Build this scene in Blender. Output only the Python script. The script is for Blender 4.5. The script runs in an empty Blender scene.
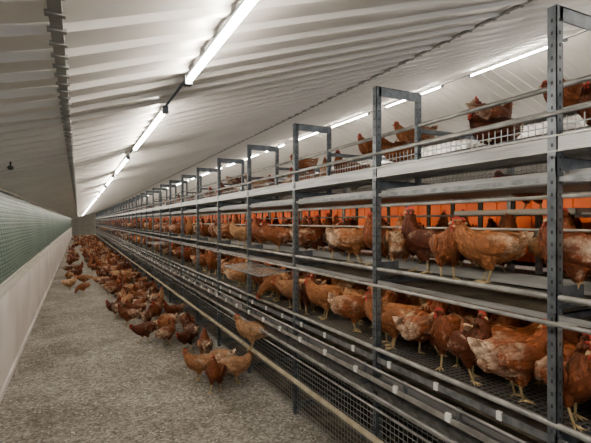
import bpy, math, random
import numpy as np
from mathutils import Vector, Matrix
random.seed(7)
SC=bpy.context.scene
H=1.7; X0=1.727; S=1.178; Y0=1.119
YB=-4.0; YE=60.0
def zc(x): return 2.2515+.33*x

# ---------------------------------------------------------------- materials
def newmat(name):
    m=bpy.data.materials.new(name); m.use_nodes=True
    nt=m.node_tree; b=nt.nodes['Principled BSDF']
    return m,nt,b
def N(nt,t,**k):
    n=nt.nodes.new(t)
    for a,v in k.items(): setattr(n,a,v)
    return n
def ramp(nt,stops):
    r=nt.nodes.new('ShaderNodeValToRGB'); e=r.color_ramp.elements
    while len(e)<len(stops): e.new(0.5)
    for i,(p,c) in enumerate(stops): e[i].position=p; e[i].color=(*c,1)
    return r
def noisy(name,c1,c2,scale=8,rough=.6,metal=0,bump=0,coord='Object',stretch=None,lo=.35,hi=.65):
    m,nt,b=newmat(name); L=nt.links
    tc=N(nt,'ShaderNodeTexCoord'); no=N(nt,'ShaderNodeTexNoise'); no.inputs['Scale'].default_value=scale; no.inputs['Detail'].default_value=5
    if stretch:
        mp=N(nt,'ShaderNodeMapping'); mp.inputs['Scale'].default_value=stretch
        L.new(tc.outputs[coord],mp.inputs[0]); L.new(mp.outputs[0],no.inputs['Vector'])
    else: L.new(tc.outputs[coord],no.inputs['Vector'])
    r=ramp(nt,[(lo,c1),(hi,c2)]); L.new(no.outputs[0],r.inputs[0]); L.new(r.outputs[0],b.inputs['Base Color'])
    b.inputs['Roughness'].default_value=rough; b.inputs['Metallic'].default_value=metal
    if bump:
        bu=N(nt,'ShaderNodeBump'); bu.inputs['Strength'].default_value=bump; bu.inputs['Distance'].default_value=.01
        L.new(no.outputs[0],bu.inputs['Height']); L.new(bu.outputs[0],b.inputs['Normal'])
    return m
M_galv=noisy('galvanised_steel',(.14,.15,.16),(.28,.29,.30),22,.36,.6)
M_post=noisy('post_steel',(.08,.095,.11),(.16,.18,.20),18,.40,.5)
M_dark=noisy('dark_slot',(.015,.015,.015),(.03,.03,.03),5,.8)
M_trough=noisy('trough_zinc',(.20,.20,.20),(.36,.36,.355),6,.38,.4,stretch=(1,.4,6))
M_belt=noisy('belt_plastic',(.20,.19,.17),(.34,.32,.28),6,.6)
M_dirty=noisy('dirty_belt',(.06,.045,.03),(.17,.14,.10),9,.85)
M_pipe=noisy('wooden_perch',(.36,.30,.20),(.52,.45,.32),10,.5)
M_perch=noisy('steel_perch',(.22,.22,.21),(.42,.41,.39),10,.36,.5)
M_clip=noisy('white_plastic_clip',(.75,.75,.72),(.85,.85,.82),10,.4)
M_ceil=noisy('ceiling_panel',(.60,.575,.54),(.69,.66,.62),1.5,.36)
M_trim=noisy('trim_metal',(.22,.22,.21),(.34,.34,.32),6,.5,.4)
M_white=noisy('white_concrete',(.66,.59,.56),(.84,.78,.75),1.2,.55,bump=.1)
M_sill=noisy('sill_board',(.50,.47,.42),(.66,.62,.55),3,.5)
M_back=noisy('painted_outdoor_shade',(.03,.05,.04),(.05,.075,.06),3,.8)  # dark green tone paints in the outdoor shade behind the net
M_far=noisy('end_wall_paint',(.5,.48,.43),(.6,.58,.52),2,.6)
M_orange=noisy('orange_nest_flap',(.75,.10,.004),(.95,.19,.012),5,.5,lo=.3,hi=.7)
def grid_mat(name,col,px,pz,ax,wire=.12,metal=.5):
    m,nt,b=newmat(name); L=nt.links
    b.inputs['Base Color'].default_value=(*col,1); b.inputs['Metallic'].default_value=metal; b.inputs['Roughness'].default_value=.45
    tc=N(nt,'ShaderNodeTexCoord'); sp=N(nt,'ShaderNodeSeparateXYZ'); L.new(tc.outputs['Object'],sp.inputs[0])
    outs=[]
    for a,p in zip(ax,(px,pz)):
        d=N(nt,'ShaderNodeMath',operation='DIVIDE'); L.new(sp.outputs[a],d.inputs[0]); d.inputs[1].default_value=p
        f=N(nt,'ShaderNodeMath',operation='FRACT'); L.new(d.outputs[0],f.inputs[0])
        g=N(nt,'ShaderNodeMath',operation='LESS_THAN'); L.new(f.outputs[0],g.inputs[0]); g.inputs[1].default_value=wire
        outs.append(g)
    mx=N(nt,'ShaderNodeMath',operation='MAXIMUM'); L.new(outs[0].outputs[0],mx.inputs[0]); L.new(outs[1].outputs[0],mx.inputs[1])
    L.new(mx.outputs[0],b.inputs['Alpha'])
    return m
M_meshV=grid_mat('wire_mesh_side',(.30,.31,.31),.04,.04,('Y','Z'),.15)
M_meshH=grid_mat('wire_mesh_floor',(.26,.25,.23),.035,.035,('X','Y'),.3)
def emis(name,c,s):
    m,nt,b=newmat(name); b.inputs['Base Color'].default_value=(1,1,1,1)
    b.inputs['Emission Color'].default_value=(*c,1); b.inputs['Emission Strength'].default_value=s
    return m
M_tube=emis('led_tube_light',(1,.91,.78),132)
M_led=emis('tier_led_strip',(1,.80,.55),27)

def litter_mat():
    m,nt,b=newmat('litter_floor'); L=nt.links
    tc=N(nt,'ShaderNodeTexCoord')
    n2=N(nt,'ShaderNodeTexNoise'); n2.inputs['Scale'].default_value=1.3; n2.inputs['Detail'].default_value=8; n2.inputs['Roughness'].default_value=.65
    n4=N(nt,'ShaderNodeTexNoise'); n4.inputs['Scale'].default_value=11; n4.inputs['Detail'].default_value=6; n4.inputs['Roughness'].default_value=.75
    v0=N(nt,'ShaderNodeTexVoronoi'); v0.inputs['Scale'].default_value=52          # litter crumbs
    v=N(nt,'ShaderNodeTexVoronoi'); v.inputs['Scale'].default_value=24            # pale down and shavings
    for n in (n2,n4,v,v0): L.new(tc.outputs['Object'],n.inputs['Vector'])
    sc=N(nt,'ShaderNodeSeparateColor'); L.new(v0.outputs['Color'],sc.inputs[0])
    av=N(nt,'ShaderNodeMixRGB'); av.inputs[0].default_value=.55; L.new(sc.outputs[0],av.inputs[1]); L.new(n4.outputs[0],av.inputs[2])
    r1=ramp(nt,[(.22,(.12,.11,.095)),(.5,(.29,.27,.24)),(.78,(.52,.49,.44))]); L.new(av.outputs[0],r1.inputs[0])
    r2=ramp(nt,[(.36,(.52,.50,.46)),(.62,(1,1,1))]); L.new(n2.outputs[0],r2.inputs[0])
    mu=N(nt,'ShaderNodeMixRGB',blend_type='MULTIPLY'); mu.inputs[0].default_value=1
    L.new(r1.outputs[0],mu.inputs[1]); L.new(r2.outputs[0],mu.inputs[2])
    r3=ramp(nt,[(.18,(1,1,1)),(.25,(0,0,0))]); L.new(v.outputs['Distance'],r3.inputs[0])
    n3=N(nt,'ShaderNodeTexNoise'); n3.inputs['Scale'].default_value=4; n3.inputs['Detail'].default_value=4; L.new(tc.outputs['Object'],n3.inputs['Vector'])
    r4=ramp(nt,[(.46,(0,0,0)),(.60,(.9,.9,.9))]); L.new(n3.outputs[0],r4.inputs[0])
    mm=N(nt,'ShaderNodeMixRGB',blend_type='MULTIPLY'); mm.inputs[0].default_value=1
    L.new(r3.outputs[0],mm.inputs[1]); L.new(r4.outputs[0],mm.inputs[2])
    mx=N(nt,'ShaderNodeMixRGB'); L.new(mm.outputs[0],mx.inputs[0]); L.new(mu.outputs[0],mx.inputs[1]); mx.inputs[2].default_value=(.74,.71,.64,1)
    L.new(mx.outputs[0],b.inputs['Base Color']); b.inputs['Roughness'].default_value=.9
    bu=N(nt,'ShaderNodeBump'); bu.inputs['Strength'].default_value=.8; bu.inputs['Distance'].default_value=.015
    L.new(av.outputs[0],bu.inputs['Height']); L.new(bu.outputs[0],b.inputs['Normal'])
    return m
M_litter=litter_mat()
def curtain_mat():
    m,nt,b=newmat('green_net_curtain'); L=nt.links
    tc=N(nt,'ShaderNodeTexCoord')
    w=N(nt,'ShaderNodeTexWave',wave_type='BANDS',bands_direction='DIAGONAL'); w.inputs['Scale'].default_value=4; w.inputs['Distortion'].default_value=5; w.inputs['Detail'].default_value=3; w.inputs['Detail Scale'].default_value=2
    w2=N(nt,'ShaderNodeTexWave',wave_type='BANDS',bands_direction='Z'); w2.inputs['Scale'].default_value=7; w2.inputs['Distortion'].default_value=1.0
    L.new(tc.outputs['Object'],w.inputs[0]); L.new(tc.outputs['Object'],w2.inputs[0])
    r=ramp(nt,[(.15,(.02,.042,.036)),(.85,(.19,.27,.225))])
    mx=N(nt,'ShaderNodeMixRGB'); mx.inputs[0].default_value=.6; L.new(w.outputs[0],mx.inputs[1]); L.new(w2.outputs[0],mx.inputs[2])
    L.new(mx.outputs[0],r.inputs[0]); L.new(r.outputs[0],b.inputs['Base Color']); b.inputs['Roughness'].default_value=.5
    bu=N(nt,'ShaderNodeBump'); bu.inputs['Strength'].default_value=.6; L.new(w2.outputs[0],bu.inputs['Height']); L.new(bu.outputs[0],b.inputs['Normal'])
    sp=N(nt,'ShaderNodeSeparateXYZ'); L.new(tc.outputs['Object'],sp.inputs[0]); outs=[]
    for a,p in (('Y',.05),('Z',.025)):
        d=N(nt,'ShaderNodeMath',operation='DIVIDE'); L.new(sp.outputs[a],d.inputs[0]); d.inputs[1].default_value=p
        f=N(nt,'ShaderNodeMath',operation='FRACT'); L.new(d.outputs[0],f.inputs[0])
        g=N(nt,'ShaderNodeMath',operation='LESS_THAN'); L.new(f.outputs[0],g.inputs[0]); g.inputs[1].default_value=.6; outs.append(g)
    m2=N(nt,'ShaderNodeMath',operation='MAXIMUM'); L.new(outs[0].outputs[0],m2.inputs[0]); L.new(outs[1].outputs[0],m2.inputs[1]); L.new(m2.outputs[0],b.inputs['Alpha'])
    return m
M_curtain=curtain_mat()

# ---------------------------------------------------------------- mesh builder
class MB:
    def __init__(s): s.v=[]; s.f=[]; s.m=[]; s.sm=[]; s.t={}
    def quad(s,a,b,c,d,m=0):
        i=len(s.v); s.v+= [tuple(a),tuple(b),tuple(c),tuple(d)]; s.f.append((i,i+1,i+2,i+3)); s.m.append(m); s.sm.append(False)
    def box(s,x0,x1,y0,y1,z0,z1,m=0):
        i=len(s.v)
        s.v+=[(x0,y0,z0),(x1,y0,z0),(x1,y1,z0),(x0,y1,z0),(x0,y0,z1),(x1,y0,z1),(x1,y1,z1),(x0,y1,z1)]
        for f in ((0,3,2,1),(4,5,6,7),(0,1,5,4),(1,2,6,5),(2,3,7,6),(3,0,4,7)):
            s.f.append(tuple(i+k for k in f)); s.m.append(m); s.sm.append(False)
    def loft(s,rings,m=0,caps=True,smooth=True):
        n=len(rings[0]); i=len(s.v)
        for r in rings: s.v+=[tuple(p) for p in r]
        for a in range(len(rings)-1):
            for k in range(n):
                k2=(k+1)%n
                s.f.append((i+a*n+k,i+a*n+k2,i+(a+1)*n+k2,i+(a+1)*n+k)); s.m.append(m); s.sm.append(smooth)
        if caps:
            s.f.append(tuple(i+k for k in reversed(range(n)))); s.m.append(m); s.sm.append(smooth)
            e=i+(len(rings)-1)*n
            s.f.append(tuple(e+k for k in range(n))); s.m.append(m); s.sm.append(smooth)
    def tube(s,pts,rad,m=0,n=8,side=(0,1,0)):
        s.spine([(*p,r,r) for p,r in zip(pts,rad if hasattr(rad,'__len__') else [rad]*len(pts))],m,n,side)
    def spine(s,sp,m=0,n=16,side=(0,1,0)):
        P=[Vector(q[:3]) for q in sp]; Sv=Vector(side); rings=[]
        for i,q in enumerate(sp):
            T=(P[min(i+1,len(P)-1)]-P[max(i-1,0)]).normalized()
            Sv=(Sv-T*Sv.dot(T)).normalized(); Nn=T.cross(Sv)
            rings.append([P[i]+Sv*(q[4]*math.cos(2*math.pi*k/n))+Nn*(q[3]*math.sin(2*math.pi*k/n)) for k in range(n)])
        s.loft(rings,m); return rings
    def ell(s,c,r,m=0,R=None,nu=12,nv=8,fn=None):
        rings=[]
        for j in range(nv+1):
            ph=math.pi*(j/nv); ph=min(max(ph,.05),math.pi-.05)
            ring=[]
            for k in range(nu):
                a=2*math.pi*k/nu
                p=Vector((-r[0]*math.cos(ph),r[1]*math.sin(ph)*math.cos(a),r[2]*math.sin(ph)*math.sin(a)))
                if fn: p=fn(p)
                if R is not None: p=R@p
                ring.append(Vector(c)+p)
            rings.append(ring)
        s.loft(rings,m); return rings
    def feather(s,p,back,nrm,L,w,m,lift=.16,tint=1.0):
        back=(back-nrm*back.dot(nrm)).normalized(); sd=back.cross(nrm).normalized(); i=len(s.v)
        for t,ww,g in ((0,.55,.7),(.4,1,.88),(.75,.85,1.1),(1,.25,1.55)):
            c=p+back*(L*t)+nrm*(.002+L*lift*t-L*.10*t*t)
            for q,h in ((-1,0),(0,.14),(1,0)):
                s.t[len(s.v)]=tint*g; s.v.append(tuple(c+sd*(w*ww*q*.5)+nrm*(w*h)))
        for r in range(3):
            for q in range(2):
                a=i+r*3+q; s.f.append((a,a+1,a+4,a+3)); s.m.append(m); s.sm.append(True)
    def cover(s,rings,L,w,m,skip=(0,0),prob=1.0,spread=(.65,1.25)):
        n=len(rings[0])
        for i in range(len(rings)-1-skip[1],skip[0],-1):
            cen=sum(rings[i],Vector())/n
            f=i/(len(rings)-1); l=L[0]+(L[1]-L[0])*f; ww=w[0]+(w[1]-w[0])*f
            for k in range(n):
                if random.random()>prob: continue
                u=random.random()*.9; k2=(k+1)%n
                p=rings[i][k].lerp(rings[i][k2],u); j=max(i-2,0)
                bk=rings[j][k].lerp(rings[j][k2],u)-p
                if bk.length<1e-6: continue
                bk.normalize(); ax=rings[i][k2]-rings[i][k]
                nr=bk.cross(ax)
                if nr.length<1e-9: continue
                nr.normalize()
                if nr.dot(p-cen)<0: nr=-nr
                s.feather(p+nr*.001,bk,nr,l*random.uniform(.85,1.15),ww*random.uniform(.85,1.1),m,random.uniform(.14,.30),random.uniform(*spread))
    def mesh(s,name,mats,tint=False):
        me=bpy.data.meshes.new(name); me.from_pydata(s.v,[],s.f)
        for m in mats: me.materials.append(m)
        me.polygons.foreach_set('material_index',s.m); me.polygons.foreach_set('use_smooth',s.sm)
        if tint:
            at=me.attributes.new('tint','FLOAT','POINT'); at.data.foreach_set('value',[s.t.get(i,.8) for i in range(len(s.v))])
        me.update(); return me
    def obj(s,name,mats,parent=None,loc=(0,0,0)):
        o=bpy.data.objects.new(name,s.mesh(name,mats)); SC.collection.objects.link(o); o.location=loc
        if parent: o.parent=parent
        return o
def empty(name):
    o=bpy.data.objects.new(name,None); SC.collection.objects.link(o); return o

# ---------------------------------------------------------------- room shell
b=MB(); b.box(-.9,12.8,YB,YE,-.1,0); b.obj('floor',[M_litter])
def roof(name,segs,flip):
    b=MB(); pitch=.2
    for xa,za,xb,zb,dep,wd in segs:
        pts=[]; y=YB
        while y<YE:
            for dy,dz in ((0,0),(pitch-wd-.012,0),(pitch-wd,-dep),(pitch-.012,-dep)): pts.append((y+dy,dz))
            y+=pitch
        n=len(pts); i0=len(b.v)
        for (yy,dz) in pts: b.v.append((xa,yy,za+dz)); b.v.append((xb,yy,zb+dz))
        for i in range(n-1):
            q=(2*i,2*i+1,2*i+3,2*i+2) if flip else (2*i,2*i+2,2*i+3,2*i+1)
            b.f.append(tuple(i0+k for k in q)); b.m.append(0); b.sm.append(False)
        i=len(b.v); b.v+=[(xa,YB,za+.06),(xb,YB,zb+.06),(xb,YE,zb+.06),(xa,YE,za+.06)]; b.f.append((i,i+1,i+2,i+3)); b.m.append(0); b.sm.append(False)
    return b.obj(name,[M_ceil])
roof('ceiling',[(-.82,zc(-.82)+.06,-.05,zc(-.05),.028,.055),(-.05,zc(-.05),2.46,zc(2.46),.022,.04),(2.46,zc(2.46),5.9,zc(5.9),.014,.035)],True)
roof('ceiling.001',[(5.9,zc(5.9),12.6,zc(-.8),.012,.04)],True)
def strip(name,x,w,h,m,ticks=False):
    b=MB(); z=zc(x)-.02
    b.box(x-w/2,x+w/2,YB,YE,z-h,z+.01)
    if ticks:
        y=YB
        while y<30:
            b.box(x-w/2-.008,x+w/2+.008,y,y+.02,z-h-.005,z-h+.004); y+=.1
    b.obj(name,[m])
strip('trim_1',-.05,.03,.012,M_trim,True)
strip('trim_2',2.46,.02,.006,M_trim,True)
strip('trim_3',5.9,.08,.02,M_ceil)
b=MB()
b.box(-.80,-.67,YB,YE,0,.98,0)
b.box(-.80,-.64,YB,YE,.98,1.03,1)
b.box(-.82,-.80,YB,YE,1.03,2.06,2)  # backing sheet, coloured as the shade outdoors
b.obj('wall_left',[M_white,M_sill,M_back])
b=MB(); b.box(-.675,-.65,YB,YE,0,.06); b.obj('baseboard_left',[M_white])
b=MB(); rows=10
ys=[YB+i*.4 for i in range(int((YE-YB)/.4))]
for y in ys:
    for r in range(rows+1):
        t=r/rows; b.v.append((-.73+.035*math.sin(math.pi*t)+.012*math.sin(y*2.3+3*t),y,1.04+1.0*t))
for i in range(len(ys)-1):
    for r in range(rows):
        a=i*(rows+1)+r; b.f.append((a,a+rows+1,a+rows+2,a+1)); b.m.append(0); b.sm.append(True)
win=empty('window_1')
b.obj('net_curtain',[M_curtain],win)
b=MB(); b.tube([(-.71,YB,2.035),(-.71,YE-.1,2.035)],.016,0,8,(1,0,0)); b.tube([(-.70,YB,1.05),(-.70,YE-.1,1.05)],.014,0,8,(1,0,0))
b.obj('curtain_roller',[M_sill],win)
b=MB()
b.v=[(-.8,YE-.05,0),(12.6,YE-.05,0),(12.6,YE-.05,zc(-.8)),(5.9,YE-.05,zc(5.9)),(-.8,YE-.05,zc(-.8))]; b.f=[(0,1,2,3,4)]; b.m=[0]; b.sm=[False]
b.obj('wall_back',[M_far])
b=MB(); b.box(12.55,12.7,YB,YE,0,2.0); b.obj('wall_right',[M_white])

# ---------------------------------------------------------------- lights
def tube_row(x,z,start,period,ln,yend,name):
    e=empty(name); b=MB(); c=MB()
    y=start
    while y>YB+2.2: y-=period
    y0=y
    while y<yend:
        b.tube([(x,y,z),(x,y+ln,z)],.0125,0,8,(1,0,0))
        for q in (y,y+ln): c.box(x-.016,x+.016,q-.02,q+.02,z-.016,z+.025)
        c.box(x-.010,x+.010,y,y+ln,z+.014,z+.024)
        y+=period
    c.tube([(x,y0,z+.022),(x,yend,z+.022)],.007,0,6,(1,0,0))
    b.obj('tubes',[M_tube],e); c.obj('housing',[M_post],e)
tube_row(.45,2.338,.51,2.09,1.5,56,'tube_light_row')
tube_row(5.5,3.98,3.43,2.09,1.5,56,'tube_light_row')
tube_row(8.3,3.2,3.43,2.09,1.5,40,'tube_light_row')
b=MB(); b.ell((-.42,3.6,zc(-.42)-.04),(.02,.02,.016)); b.tube([(-.42,3.6,zc(-.42)-.03),(-.42,3.6,zc(-.42)+.03)],.006); b.obj('ceiling_sensor',[M_dark])

# ---------------------------------------------------------------- aviary rack
rack=empty('aviary_rack')
ks=range(-2,44); YR0=-1.3; YR1=Y0+43*S
b=MB()
def post(x,y,z0,z1,w=.04,holes=True):
    t=.004
    b.box(x-w/2,x+w/2,y-w/2,y-w/2+t,z0,z1,0)
    b.box(x-w/2,x-w/2+t,y-w/2,y+w/2,z0,z1,0)
    b.box(x+w/2-t,x+w/2,y-w/2,y+w/2,z0,z1,0)
    if holes:
        z=z0+.05
        while z<z1-.03:
            b.box(x-.004,x+.004,y-w/2-.0015,y-w/2,z,z+.014,1)
            b.box(x-w/2-.0015,x-w/2,y-.004,y+.004,z,z+.014,1); z+=.05
for k in ks:
    y=Y0+S*k
    post(X0,y,0,2.566,holes=k<7); post(2.07,y,1.95,2.566,.032,holes=k<4); post(3.0,y,0,2.45,.04,False)
    b.box(X0,2.07,y-.02,y-.014,2.505,2.566,0); b.box(X0,2.07,y-.02,y+.015,2.56,2.566,0)
    for z0,z1 in ((1.27,1.33),(.79,.85),(1.90,1.96),(.06,.1)):
        b.box(X0-.02,3.0,y-.018,y-.012,z0,z1,0); b.box(X0-.02,3.0,y-.018,y+.015,z1-.005,z1,0)
    b.box(X0-.12,X0,y-.012,y+.012,.33,.345,0)
    b.box(X0-.13,X0,y-.012,y+.012,.68,.70,0)
    b.box(X0+.02,X0+.16,y-.02,y-.015,1.35,1.44,0)
    b.box(2.07,3.0,y-.015,y+.01,2.30,2.33,0)
b.obj('posts',[M_post,M_dark],rack)
b=MB()
def bar(x,z,r,m): b.tube([(x,YR0,z),(x,YR1,z)],r,m,8,(1,0,0))
def band(x0,x1,z0,z1,m): b.box(x0,x1,YR0,YR1,z0,z1,m)
# top tier
band(X0-.015,X0-.011,1.985,2.04,1); band(X0-.015,X0+.09,1.981,1.985,1); band(X0+.086,X0+.09,1.985,2.06,1); band(X0-.025,X0-.009,2.04,2.046,5); band(X0-.022,X0-.011,1.979,1.985,5)
bar(X0-.03,2.13,.009,5); bar(2.07,2.35,.014,5); bar(2.05,2.23,.009,5); bar(2.45,2.2,.014,5); bar(2.7,2.36,.016,5); bar(3.0,2.47,.016,5)
band(2.02,2.025,2.0,2.07,1); band(2.12,2.125,2.0,2.07,1); band(2.02,2.125,1.995,2.0,1)
band(1.80,2.98,1.875,1.88,2); band(1.79,1.80,1.85,1.91,1); band(X0-.005,X0+.005,1.86,1.88,0); bar(X0+.02,1.80,.008,5)
# middle tier
bar(X0-.005,1.395,.012,5); bar(1.66,1.30,.010,5); bar(2.3,1.74,.008,1); bar(1.95,1.66,.007,5)
band(1.79,2.95,1.295,1.30,3); band(X0-.01,X0-.005,1.30,1.325,1); band(1.95,1.954,1.39,1.43,1); band(2.05,2.054,1.39,1.43,1); band(1.95,2.054,1.385,1.39,1)
# lower tier
bar(X0-.01,.882,.014,5); band(X0-.014,X0-.009,.80,.835,0)
for (xa,za,xb,zb,m) in ((1.60,.73,1.66,.70,1),(1.66,.70,1.78,.70,1)):
    b.quad((xa,YR0,za),(xb,YR0,zb),(xb,YR1,zb),(xa,YR1,za),m)
band(1.597,1.603,.73,.76,5); band(1.697,1.703,.62,.66,0)
band(X0-.012,X0-.007,.56,.65,0); band(X0-.03,X0-.007,.65,.656,5); band(X0-.03,X0-.007,.56,.565,5)
band(1.78,2.98,.66,.665,3); band(1.78,3.3,.02,.03,3)
bar(1.62,.37,.02,4); bar(X0-.02,.50,.009,5); bar(1.64,.62,.012,5); bar(1.66,.78,.008,5)
y=YR0+.1
while y<20:
    b.box(1.590,1.606,y,y+.03,.735,.775,6); b.box(X0-.022,X0-.008,y+.2,y+.225,.80,.84,6); b.box(1.655,1.672,y,y+.02,.70,.79,0)
    y+=S/3
b.obj('rails_and_troughs',[M_galv,M_trough,M_belt,M_dirty,M_pipe,M_perch,M_clip],rack)
b=MB()
b.quad((X0,YR0,.02),(X0,YR1,.02),(X0,YR1,.56),(X0,YR0,.56),0)
b.quad((2.07,YR0,2.07),(2.07,YR1,2.07),(2.07,YR1,2.2),(2.07,YR0,2.2),0)
b.quad((3.0,YR0,2.0),(3.0,YR1,2.0),(3.0,YR1,2.3),(3.0,YR0,2.3),0)
b.obj('mesh_screens',[M_meshV],rack)
b=MB()
for x0,x1,z in ((X0,2.97,1.375),(X0,2.97,.865),(1.82,3.0,1.985)):
    b.quad((x0,YR0,z),(x1,YR0,z),(x1,YR1,z),(x0,YR1,z),0)
for k in (2,7,13,20):
    y=Y0+S*k+.1
    b.quad((1.42,y,1.22),(X0,y,1.25),(X0,y+1.0,1.25),(1.42,y+1.0,1.22),0)
b.obj('mesh_floors',[M_meshH],rack)
b=MB()
for k in (2,7,13,20):
    y=Y0+S*k+.1
    for q in (y,y+.5,y+1.0): b.tube([(1.42,q,1.22),(X0,q,1.25)],.006)
    b.tube([(1.42,y,1.22),(1.42,y+1.0,1.22)],.008,side=(1,0,0)); b.tube([(X0-.02,y,1.25),(X0-.02,y+1.0,1.25)],.008,side=(1,0,0))
b.obj('platform_frames',[M_galv],rack)
b=MB()
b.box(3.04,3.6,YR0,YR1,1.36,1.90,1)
y=YR0
while y<YR1:
    b.box(2.995,3.012,y,y+.25,1.40,1.86,0)
    b.box(2.985,2.995,y+.115,y+.135,1.40,1.86,0)
    b.box(2.985,3.03,y+.255,y+.295,1.38,1.87,1); y+=.3
b.box(2.99,3.03,YR0,YR1,1.86,1.875,2)
b.box(3.30,3.34,YR0,YR1,.05,1.3,1)
b.obj('nest_boxes',[M_orange,M_dark,M_galv],rack)
b=MB()
b.tube([(1.83,YR0,1.864),(1.83,YR1,1.864)],.006,0,6,(1,0,0))
b.tube([(1.85,YR0,1.282),(1.85,YR1,1.282)],.005,0,6,(1,0,0))
b.tube([(2.66,YR0,1.868),(2.66,YR1,1.868)],.005,0,6,(1,0,0))  # extra strip, added to brighten the orange nest flaps
b.obj('tier_led_strips',[M_led],rack)
b=MB(); b.box(2.640,2.646,YR0,YR1,1.848,1.875); b.obj('led_shade',[M_galv],rack)
b=MB(); b.box(2.25,2.9,1.35,2.15,1.74,1.745,0); b.box(2.25,2.255,1.35,2.15,1.745,1.77,0); b.box(2.25,2.9,1.35,1.355,1.72,1.77,0)
b.box(2.55,2.58,1.75,1.78,1.375,1.74,0)
b.obj('landing_plate',[M_trough],rack)

# ---------------------------------------------------------------- hens
def feather_mat(name,tail=False,wing=False):
    m,nt,b=newmat(name); L=nt.links
    tc=N(nt,'ShaderNodeTexCoord'); oi=N(nt,'ShaderNodeObjectInfo')
    base=ramp(nt,[(0,(.075,.016,.005)),(.3,(.14,.034,.010)),(.6,(.21,.060,.018)),(.85,(.29,.11,.038)),(1,(.46,.27,.14))]); L.new(oi.outputs['Random'],base.inputs[0])
    at=N(nt,'ShaderNodeAttribute',attribute_name='tint')
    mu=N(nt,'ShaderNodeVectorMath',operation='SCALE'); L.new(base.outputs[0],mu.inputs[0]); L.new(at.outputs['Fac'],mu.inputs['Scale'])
    sp=N(nt,'ShaderNodeSeparateXYZ'); L.new(tc.outputs['Object'],sp.inputs[0])
    no=N(nt,'ShaderNodeTexNoise'); no.inputs['Scale'].default_value=13; no.inputs['Detail'].default_value=7; no.inputs['Roughness'].default_value=.7
    ad=N(nt,'ShaderNodeVectorMath',operation='ADD'); L.new(tc.outputs['Object'],ad.inputs[0])
    cb=N(nt,'ShaderNodeCombineXYZ')
    m7=N(nt,'ShaderNodeMath',operation='MULTIPLY'); L.new(oi.outputs['Random'],m7.inputs[0]); m7.inputs[1].default_value=37
    L.new(m7.outputs[0],cb.inputs[0]); L.new(m7.outputs[0],cb.inputs[1]); L.new(cb.outputs[0],ad.inputs[1]); L.new(ad.outputs[0],no.inputs['Vector'])
    mr=N(nt,'ShaderNodeMapRange'); L.new(sp.outputs[0],mr.inputs[0]); mr.inputs[1].default_value=-.22; mr.inputs[2].default_value=.02; mr.inputs[3].default_value=.22 if not tail else .27; mr.inputs[4].default_value=-.02 if not wing else .04
    a2=N(nt,'ShaderNodeMath',operation='ADD'); L.new(no.outputs[0],a2.inputs[0]); L.new(mr.outputs[0],a2.inputs[1])
    rr=ramp(nt,[(.58,(0,0,0)),(.80,(.88,.88,.88))]); L.new(a2.outputs[0],rr.inputs[0])
    pl=N(nt,'ShaderNodeVectorMath',operation='SCALE'); pl.inputs[0].default_value=(.54,.40,.28); L.new(at.outputs['Fac'],pl.inputs['Scale'])
    mx=N(nt,'ShaderNodeMixRGB'); L.new(rr.outputs[0],mx.inputs[0]); L.new(mu.outputs[0],mx.inputs[1]); L.new(pl.outputs[0],mx.inputs[2])
    L.new(mx.outputs[0],b.inputs['Base Color']); b.inputs['Roughness'].default_value=.6
    b.inputs['Specular IOR Level'].default_value=.25
    return m
M_f=feather_mat('hen_feathers'); M_w=feather_mat('hen_wing_feathers',wing=True); M_t=feather_mat('hen_tail_feathers',tail=True)
M_comb=noisy('hen_comb',(.38,.022,.016),(.52,.045,.03),60,.5)
M_beak=noisy('hen_beak',(.40,.26,.12),(.50,.36,.18),50,.4)
M_leg=noisy('hen_leg',(.42,.30,.14),(.54,.42,.22),60,.5)
M_eye=noisy('hen_eye',(.02,.01,.005),(.03,.015,.01),5,.1)
HM=[M_f,M_w,M_t,M_comb,M_beak,M_leg,M_eye]
def cr(P,sub):
    P=np.array(P,float); out=[]
    n=len(P)
    for i in range(n-1):
        p0=P[max(i-1,0)];p1=P[i];p2=P[i+1];p3=P[min(i+2,n-1)]
        for s in range(sub):
            t=s/sub
            out.append(.5*((2*p1)+(-p0+p2)*t+(2*p0-5*p1+4*p2-p3)*t*t+(-p0+3*p1-3*p2+p3)*t**3))
    out.append(P[-1]); out=np.array(out); out[:,3:]=np.maximum(out[:,3:],.004); return [tuple(q) for q in out]
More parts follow.
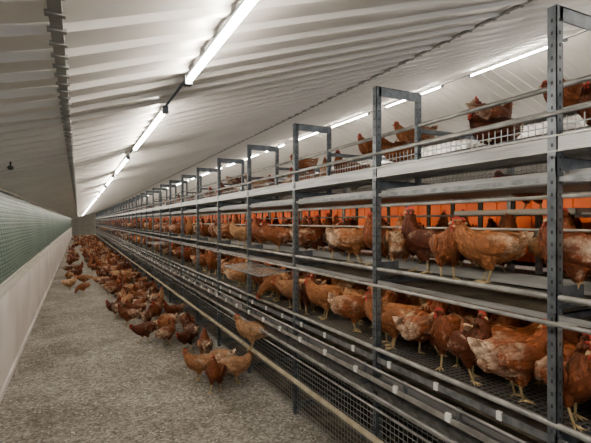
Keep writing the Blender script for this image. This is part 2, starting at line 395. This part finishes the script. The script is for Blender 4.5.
def make_hen(name,neck,head,hdir,legs='stand',dz=0,tail_up=.75,tilt=0):
    b=MB()
    body=[(-.195,0,.250,.010,.012),(-.172,0,.246,.036,.028),(-.130,0,.226,.066,.054),(-.07,0,.208,.083,.072),(-.01,0,.197,.089,.078),(.05,0,.198,.087,.075)]
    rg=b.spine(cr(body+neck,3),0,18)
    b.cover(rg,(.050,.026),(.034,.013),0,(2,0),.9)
    hd=Vector(hdir).normalized(); up=Vector((0,0,1)) if abs(hd.z)<.8 else Vector((1,0,.3))
    sd=up.cross(hd).normalized(); u2=hd.cross(sd)
    R=Matrix((hd,sd,u2)).transposed(); hc=Vector(head)
    def hp(x,y,z): return hc+R@Vector((x,y,z))
    b.ell(hc,(.030,.021,.022),0,R,12,8)
    b.ell(hp(.012,0,-.002),(.020,.0185,.015),3,R,12,8)
    b.loft([[hp(x,ry*math.cos(a),zz+rz*math.sin(a)) for a in [2*math.pi*k/8 for k in range(8)]] for x,ry,rz,zz in ((.022,.010,.010,-.001),(.035,.007,.008,-.002),(.048,.0015,.002,-.008))],4)
    prof=[(-.020,.014),(-.028,.026),(-.018,.024),(-.014,.036),(-.006,.027),(-.001,.041),(.005,.028),(.012,.038),(.017,.026),(.024,.029),(.025,.010)]
    th=.003; i=len(b.v)
    for sgn in (-1,1):
        for (x,z) in prof: b.v.append(tuple(hp(x,sgn*th,z)))
    n=len(prof)
    for q in range(n-1):
        b.f.append((i+q,i+q+1,i+n+q+1,i+n+q)); b.m.append(3); b.sm.append(False)
    for side in (0,1):
        for q in range(1,n-1):
            a=i+side*n; b.f.append((a,a+q,a+q+1)); b.m.append(3); b.sm.append(False)
    for s in (-1,1):
        b.ell(hp(.018,s*.008,-.025),(.007,.0035,.014),3,R,8,6)
        b.ell(hp(.012,s*.0175,.004),(.0042,.003,.0042),6,R,8,6)
        b.ell(hp(-.006,s*.018,-.008),(.005,.003,.007),3,R,8,6)
    for s in (-1,1):
        def fn(p,s=s):
            t=(p.x/.13+1)/2
            p=Vector((p.x,p.y,p.z*(.35+.75*math.sin(math.pi*min(1,t*.62+.12))))) ; p.z+=.030*(1-t); return p
        Rw=Matrix.Rotation(s*.10,3,'Z')@Matrix.Rotation(-.02,3,'X')
        b.ell((-.035,s*.070,.208),(.130,.020,.062),1,Rw,12,12,fn)
        for row,(x,L,w) in enumerate(((.075,.040,.022),(.05,.045,.024),(.022,.05,.026),(-.008,.055,.026),(-.04,.06,.026),(-.07,.065,.024))):
            for q in range(5):
                z=.208+.030*(.075-x)/.2+(q-2)*.020*(1-.5*abs(x-.01)/.12)
                y=s*(.095-abs(q-2)*.004-max(0,-x)*.12-max(0,x-.03)*.25)
                nr=Vector((0,s,.12*(q-2))).normalized()
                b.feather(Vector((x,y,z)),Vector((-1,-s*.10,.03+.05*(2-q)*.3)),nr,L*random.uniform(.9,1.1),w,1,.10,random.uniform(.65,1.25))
        for q in range(5):
            z=.240-.014*q; b.feather(Vector((-.085-.006*q,s*(.078-.002*q),z)),Vector((-1,-s*.25,.10-.02*q)),Vector((0,s,.1)),.095-.006*q,.020,1,.03,.75+.12*(q%2))
    for q in range(11):
        a=(q-5)/5; yy=a*.036; el=tail_up-.30*abs(a)
        d=Vector((-math.cos(el),a*.30,math.sin(el))).normalized(); L=.105-.02*abs(a)
        p=Vector((-.145,yy*.6,.250))
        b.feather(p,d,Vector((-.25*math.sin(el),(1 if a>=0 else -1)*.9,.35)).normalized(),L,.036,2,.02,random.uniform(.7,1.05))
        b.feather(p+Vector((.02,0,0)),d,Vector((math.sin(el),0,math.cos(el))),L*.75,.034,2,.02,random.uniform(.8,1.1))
    vr=b.ell((-.135,0,.195),(.050,.048,.050),2,None,12,8)
    b.cover(vr,(.040,.035),(.030,.026),2,(1,0),.9)
    if tilt:   # raise the breast: pitch the trunk about the hips
        c=Vector((-.01,0,.17)); Rt=Matrix.Rotation(-tilt,3,'Y')
        b.v=[tuple(c+Rt@(Vector(p)-c)) for p in b.v]
    cfg={'stand':((.0,.0),(.0,.0)),'walk':((.055,.0),(-.05,.0)),'sit':None}[legs]
    if cfg:
        for s,(fx,lift) in zip((-1,1),cfg):
            y=s*.038; ax=fx*.95+.005
            tr=b.spine(cr([(-.005,y,.170,.050,.034),(.005+fx*.2,y,.128,.039,.029),(-.004+fx*.4,y,.098,.021,.017),(-.012+fx*.5,y,.080,.009,.008)],2),0,10)
            b.cover(tr[::-1],(.018,.030),(.016,.024),0,(1,0),.8)
            b.tube([(-.012+fx*.5,y,.086),(-.010+fx*.55,y,.074),(ax,y,.012)],[.0075,.0065,.006],5,8)
            for an in (-.5,0,.5):
                b.tube([(ax,y,.012),(ax+.026*math.cos(an),y+.026*math.sin(an),.007),(ax+.052*math.cos(an),y+.052*math.sin(an),.003)],[.006,.0045,.002],5,6)
            b.tube([(ax,y,.012),(ax-.024,y,.003)],[.005,.002],5,6)
    else:
        for s in (-1,1):
            y=s*.038
            b.ell((.01,y,.135),(.05,.03,.03),0)
            for an in (-.4,0,.4):
                b.tube([(.03,y,.123),(.03+.045*math.cos(an),y+.045*math.sin(an),.119)],[.006,.003],5,6)
    if dz: b.v=[(x,y,z+dz) for x,y,z in b.v]
    return b.mesh(name,HM,True)
stand=[(.098,0,.222,.072,.063),(.132,0,.256,.050,.047),(.152,0,.286,.035,.034),(.164,0,.314,.025,.024)]
alert=[(.092,0,.232,.070,.060),(.116,0,.276,.047,.044),(.126,0,.315,.032,.031),(.130,0,.348,.023,.022)]
peck=[(.105,0,.190,.066,.056),(.150,0,.165,.047,.044),(.190,0,.125,.033,.032),(.214,0,.080,.024,.023)]
turnL=[(.096,.004,.224,.072,.063),(.122,.012,.260,.049,.046),(.132,.022,.290,.034,.033),(.132,.03,.318,.024,.023)]
turnR=[(x,-y,z,a,c) for x,y,z,a,c in turnL]
low=[(.105,0,.210,.070,.060),(.150,0,.228,.050,.046),(.184,0,.248,.034,.032),(.206,0,.268,.025,.023)]
hens={
 'stand':make_hen('hen_standing',stand,(.175,0,.326),(1,0,-.10),tilt=.08),
 'upright':make_hen('hen_upright',alert,(.140,0,.358),(1,0,-.35),'walk',tilt=.28,tail_up=.9),
 'alert':make_hen('hen_alert',alert,(.140,0,.362),(1,0,.0),'walk',tilt=.10),
 'peck':make_hen('hen_pecking',peck,(.222,0,.062),(.45,0,-.9),tail_up=.9),
 'turnL':make_hen('hen_looking_left',turnL,(.132,.038,.332),(.3,1,0),tilt=.15),
 'turnR':make_hen('hen_looking_right',turnR,(.132,-.038,.332),(.3,-1,0),'walk',tilt=.05),
 'low':make_hen('hen_stretching',low,(.220,0,.276),(1,0,-.2),'walk',tail_up=.6),
 'sit':make_hen('hen_sitting',[(x-.01,y,z-.01,a,c) for x,y,z,a,c in stand],(.165,0,.316),(1,0,0),'sit',dz=-.112),
}
flock=empty('hen_flock')
placed=[]
SH=.92
def hen(x,y,z,deg,pose='stand',s=1.0,far=False):
    o=bpy.data.objects.new('hen_in_flock' if far else 'hen',hens[pose]); SC.collection.objects.link(o)
    s*=SH
    o.location=(x,y,z); o.rotation_euler=(0,0,math.radians(deg)); o.scale=(s,s*random.uniform(.95,1.08),s*random.uniform(.96,1.03))
    if far: o.parent=flock
    placed.append((x,y,z)); return o
def free(x,y,z,d):
    return all(abs(z-c)>.2 or (x-a)**2+(y-bb)**2>d*d for a,bb,c in placed)
LF,RT,TO,AW=153,-26,243,63
for x,y,d,p in ((1.17,4.67,160,'stand'),(1.24,4.30,235,'upright'),(1.40,5.33,80,'alert'),(1.50,4.42,-20,'stand'),(1.42,4.75,120,'peck'),
    (.846,6.48,200,'low'),(.734,7.66,150,'stand'),(1.247,7.04,120,'peck'),(1.437,6.30,100,'upright'),(-.18,12.2,30,'stand'),(.80,9.56,80,'stand'),
    (-.27,18.4,-60,'stand'),(.51,12.5,150,'low'),(1.30,8.2,60,'turnL'),(1.45,7.6,200,'stand'),(1.05,8.9,140,'peck'),(1.4,9.2,90,'alert'),(1.0,7.4,60,'stand'),(.9,8.1,190,'stand'),(1.1,6.2,40,'turnL'),(1.3,5.85,220,'low')):
    hen(x,y,0,d,p)
hen(1.60,4.22,.392,150,'stand',1.05)
ZM,ZL,ZT=1.377,.868,1.988
for x,y,d,p,s in ((1.93,1.62,145,'stand',1.02),(2.15,1.30,60,'upright',1),(1.88,1.12,110,'turnL',1),(2.2,1.78,-30,'upright',1),(1.95,2.12,125,'upright',1.05),(2.25,2.05,190,'turnL',1),
    (2.0,2.62,165,'upright',1.03),(2.3,2.55,230,'stand',1),(1.9,3.05,40,'low',1),(2.2,3.2,150,'stand',1),(1.95,3.60,10,'upright',1),(2.2,3.85,140,'alert',1),(1.9,4.25,160,'stand',1),
    (2.3,4.5,240,'stand',1),(1.95,4.85,130,'upright',1.0),(1.9,5.4,170,'turnR',1)):
    hen(x,y,ZM,d,p,s)
for x,y,d,p,s in ((1.84,1.37,-24,'stand',1.06),(1.95,.98,170,'stand',1.05),(2.25,1.25,120,'turnL',1),(1.90,1.85,215,'turnR',1.03),(2.2,1.75,250,'upright',1.03),(1.86,2.30,145,'stand',1.05),
    (2.15,2.2,230,'turnR',1),(1.88,2.78,-30,'peck',1),(2.2,2.65,200,'upright',1),(1.90,3.25,165,'stand',1.05),(1.86,3.72,140,'low',1.05),(2.2,3.4,60,'stand',1),(1.88,4.2,170,'peck',1),(1.9,4.7,150,'upright',1.05)):
    hen(x,y,ZL,d,p,s)
hen(2.55,1.80,1.745,150,'low',1.0)
hen(2.70,2.22,2.376,-10,'sit',1.0); hen(2.45,2.0,2.214,160,'sit',1)
hen(2.70,1.62,2.376,170,'sit',1.0); hen(3.0,2.55,2.486,200,'sit',1); hen(2.70,3.05,2.376,150,'sit',1); hen(3.0,1.85,2.486,100,'sit',1); hen(2.70,1.28,2.376,60,'sit',1); hen(2.45,1.35,2.214,190,'sit',1)
for x,y,z,d,p in ((2.45,2.95,2.214,160,'sit'),(2.7,5.2,2.376,160,'sit'),(2.3,4.4,ZT,140,'stand'),(2.4,5.0,ZT,60,'alert'),(2.45,6.3,2.214,150,'sit'),(2.2,6.9,ZT,200,'stand'),(2.7,8,2.376,10,'sit'),(2.5,5.6,ZT,200,'stand'),(2.7,3.7,2.376,190,'sit'),(2.3,3.5,ZT,170,'alert')):
    hen(x,y,z,d,p)
poses=['stand','upright','alert','turnL','turnR','low','peck','sit']
def scatter(n,xr,yr,z,dmin,ps,power=1.0,s=1.0):
    c=0
    for _ in range(n*6):
        if c>=n: break
        x=random.uniform(*xr); y=yr[0]+(yr[1]-yr[0])*random.random()**power
        if free(x,y,z,dmin): hen(x,y,z,random.choice((LF,RT,TO,TO,AW,random.uniform(0,360)))+random.uniform(-30,30),random.choice(ps),s*random.uniform(.93,1.08),True); c+=1
P5=['stand','upright','alert','turnL','turnR','low','upright']
scatter(44,(1.84,2.8),(.7,6),ZM,.20,P5)
scatter(180,(1.84,2.5),(6,30),ZM,.21,P5,1.2)
scatter(80,(1.84,2.2),(30,50),ZM,.22,P5)
scatter(130,(1.84,3.1),(.5,6),ZL,.17,P5)
scatter(240,(1.84,2.7),(6,30),ZL,.19,P5,1.2)
scatter(80,(1.84,2.3),(30,50),ZL,.22,P5)
scatter(70,(2.2,2.9),(4,35),ZT,.28,poses,1.2)
scatter(14,(.95,1.5),(6.2,9),0,.3,poses)
scatter(90,(.6,1.5),(8,20),0,.28,poses,1.1)
scatter(150,(.3,1.5),(16,50),0,.32,poses,1.2)
scatter(34,(-.35,.6),(11,50),0,.5,poses)

# ---------------------------------------------------------------- world, camera
w=bpy.data.worlds.new('sky'); SC.world=w; w.use_nodes=True
bg=w.node_tree.nodes['Background']; bg.inputs[0].default_value=(.9,.94,1,1); bg.inputs[1].default_value=1.5
cam=bpy.data.cameras.new('camera'); co=bpy.data.objects.new('camera',cam); SC.collection.objects.link(co)
cam.sensor_width=36; cam.lens=438/591*36; cam.clip_start=.05; cam.clip_end=300
co.location=(0,0,H); co.rotation_euler=(math.radians(90),0,math.radians(-26.4))
SC.camera=co
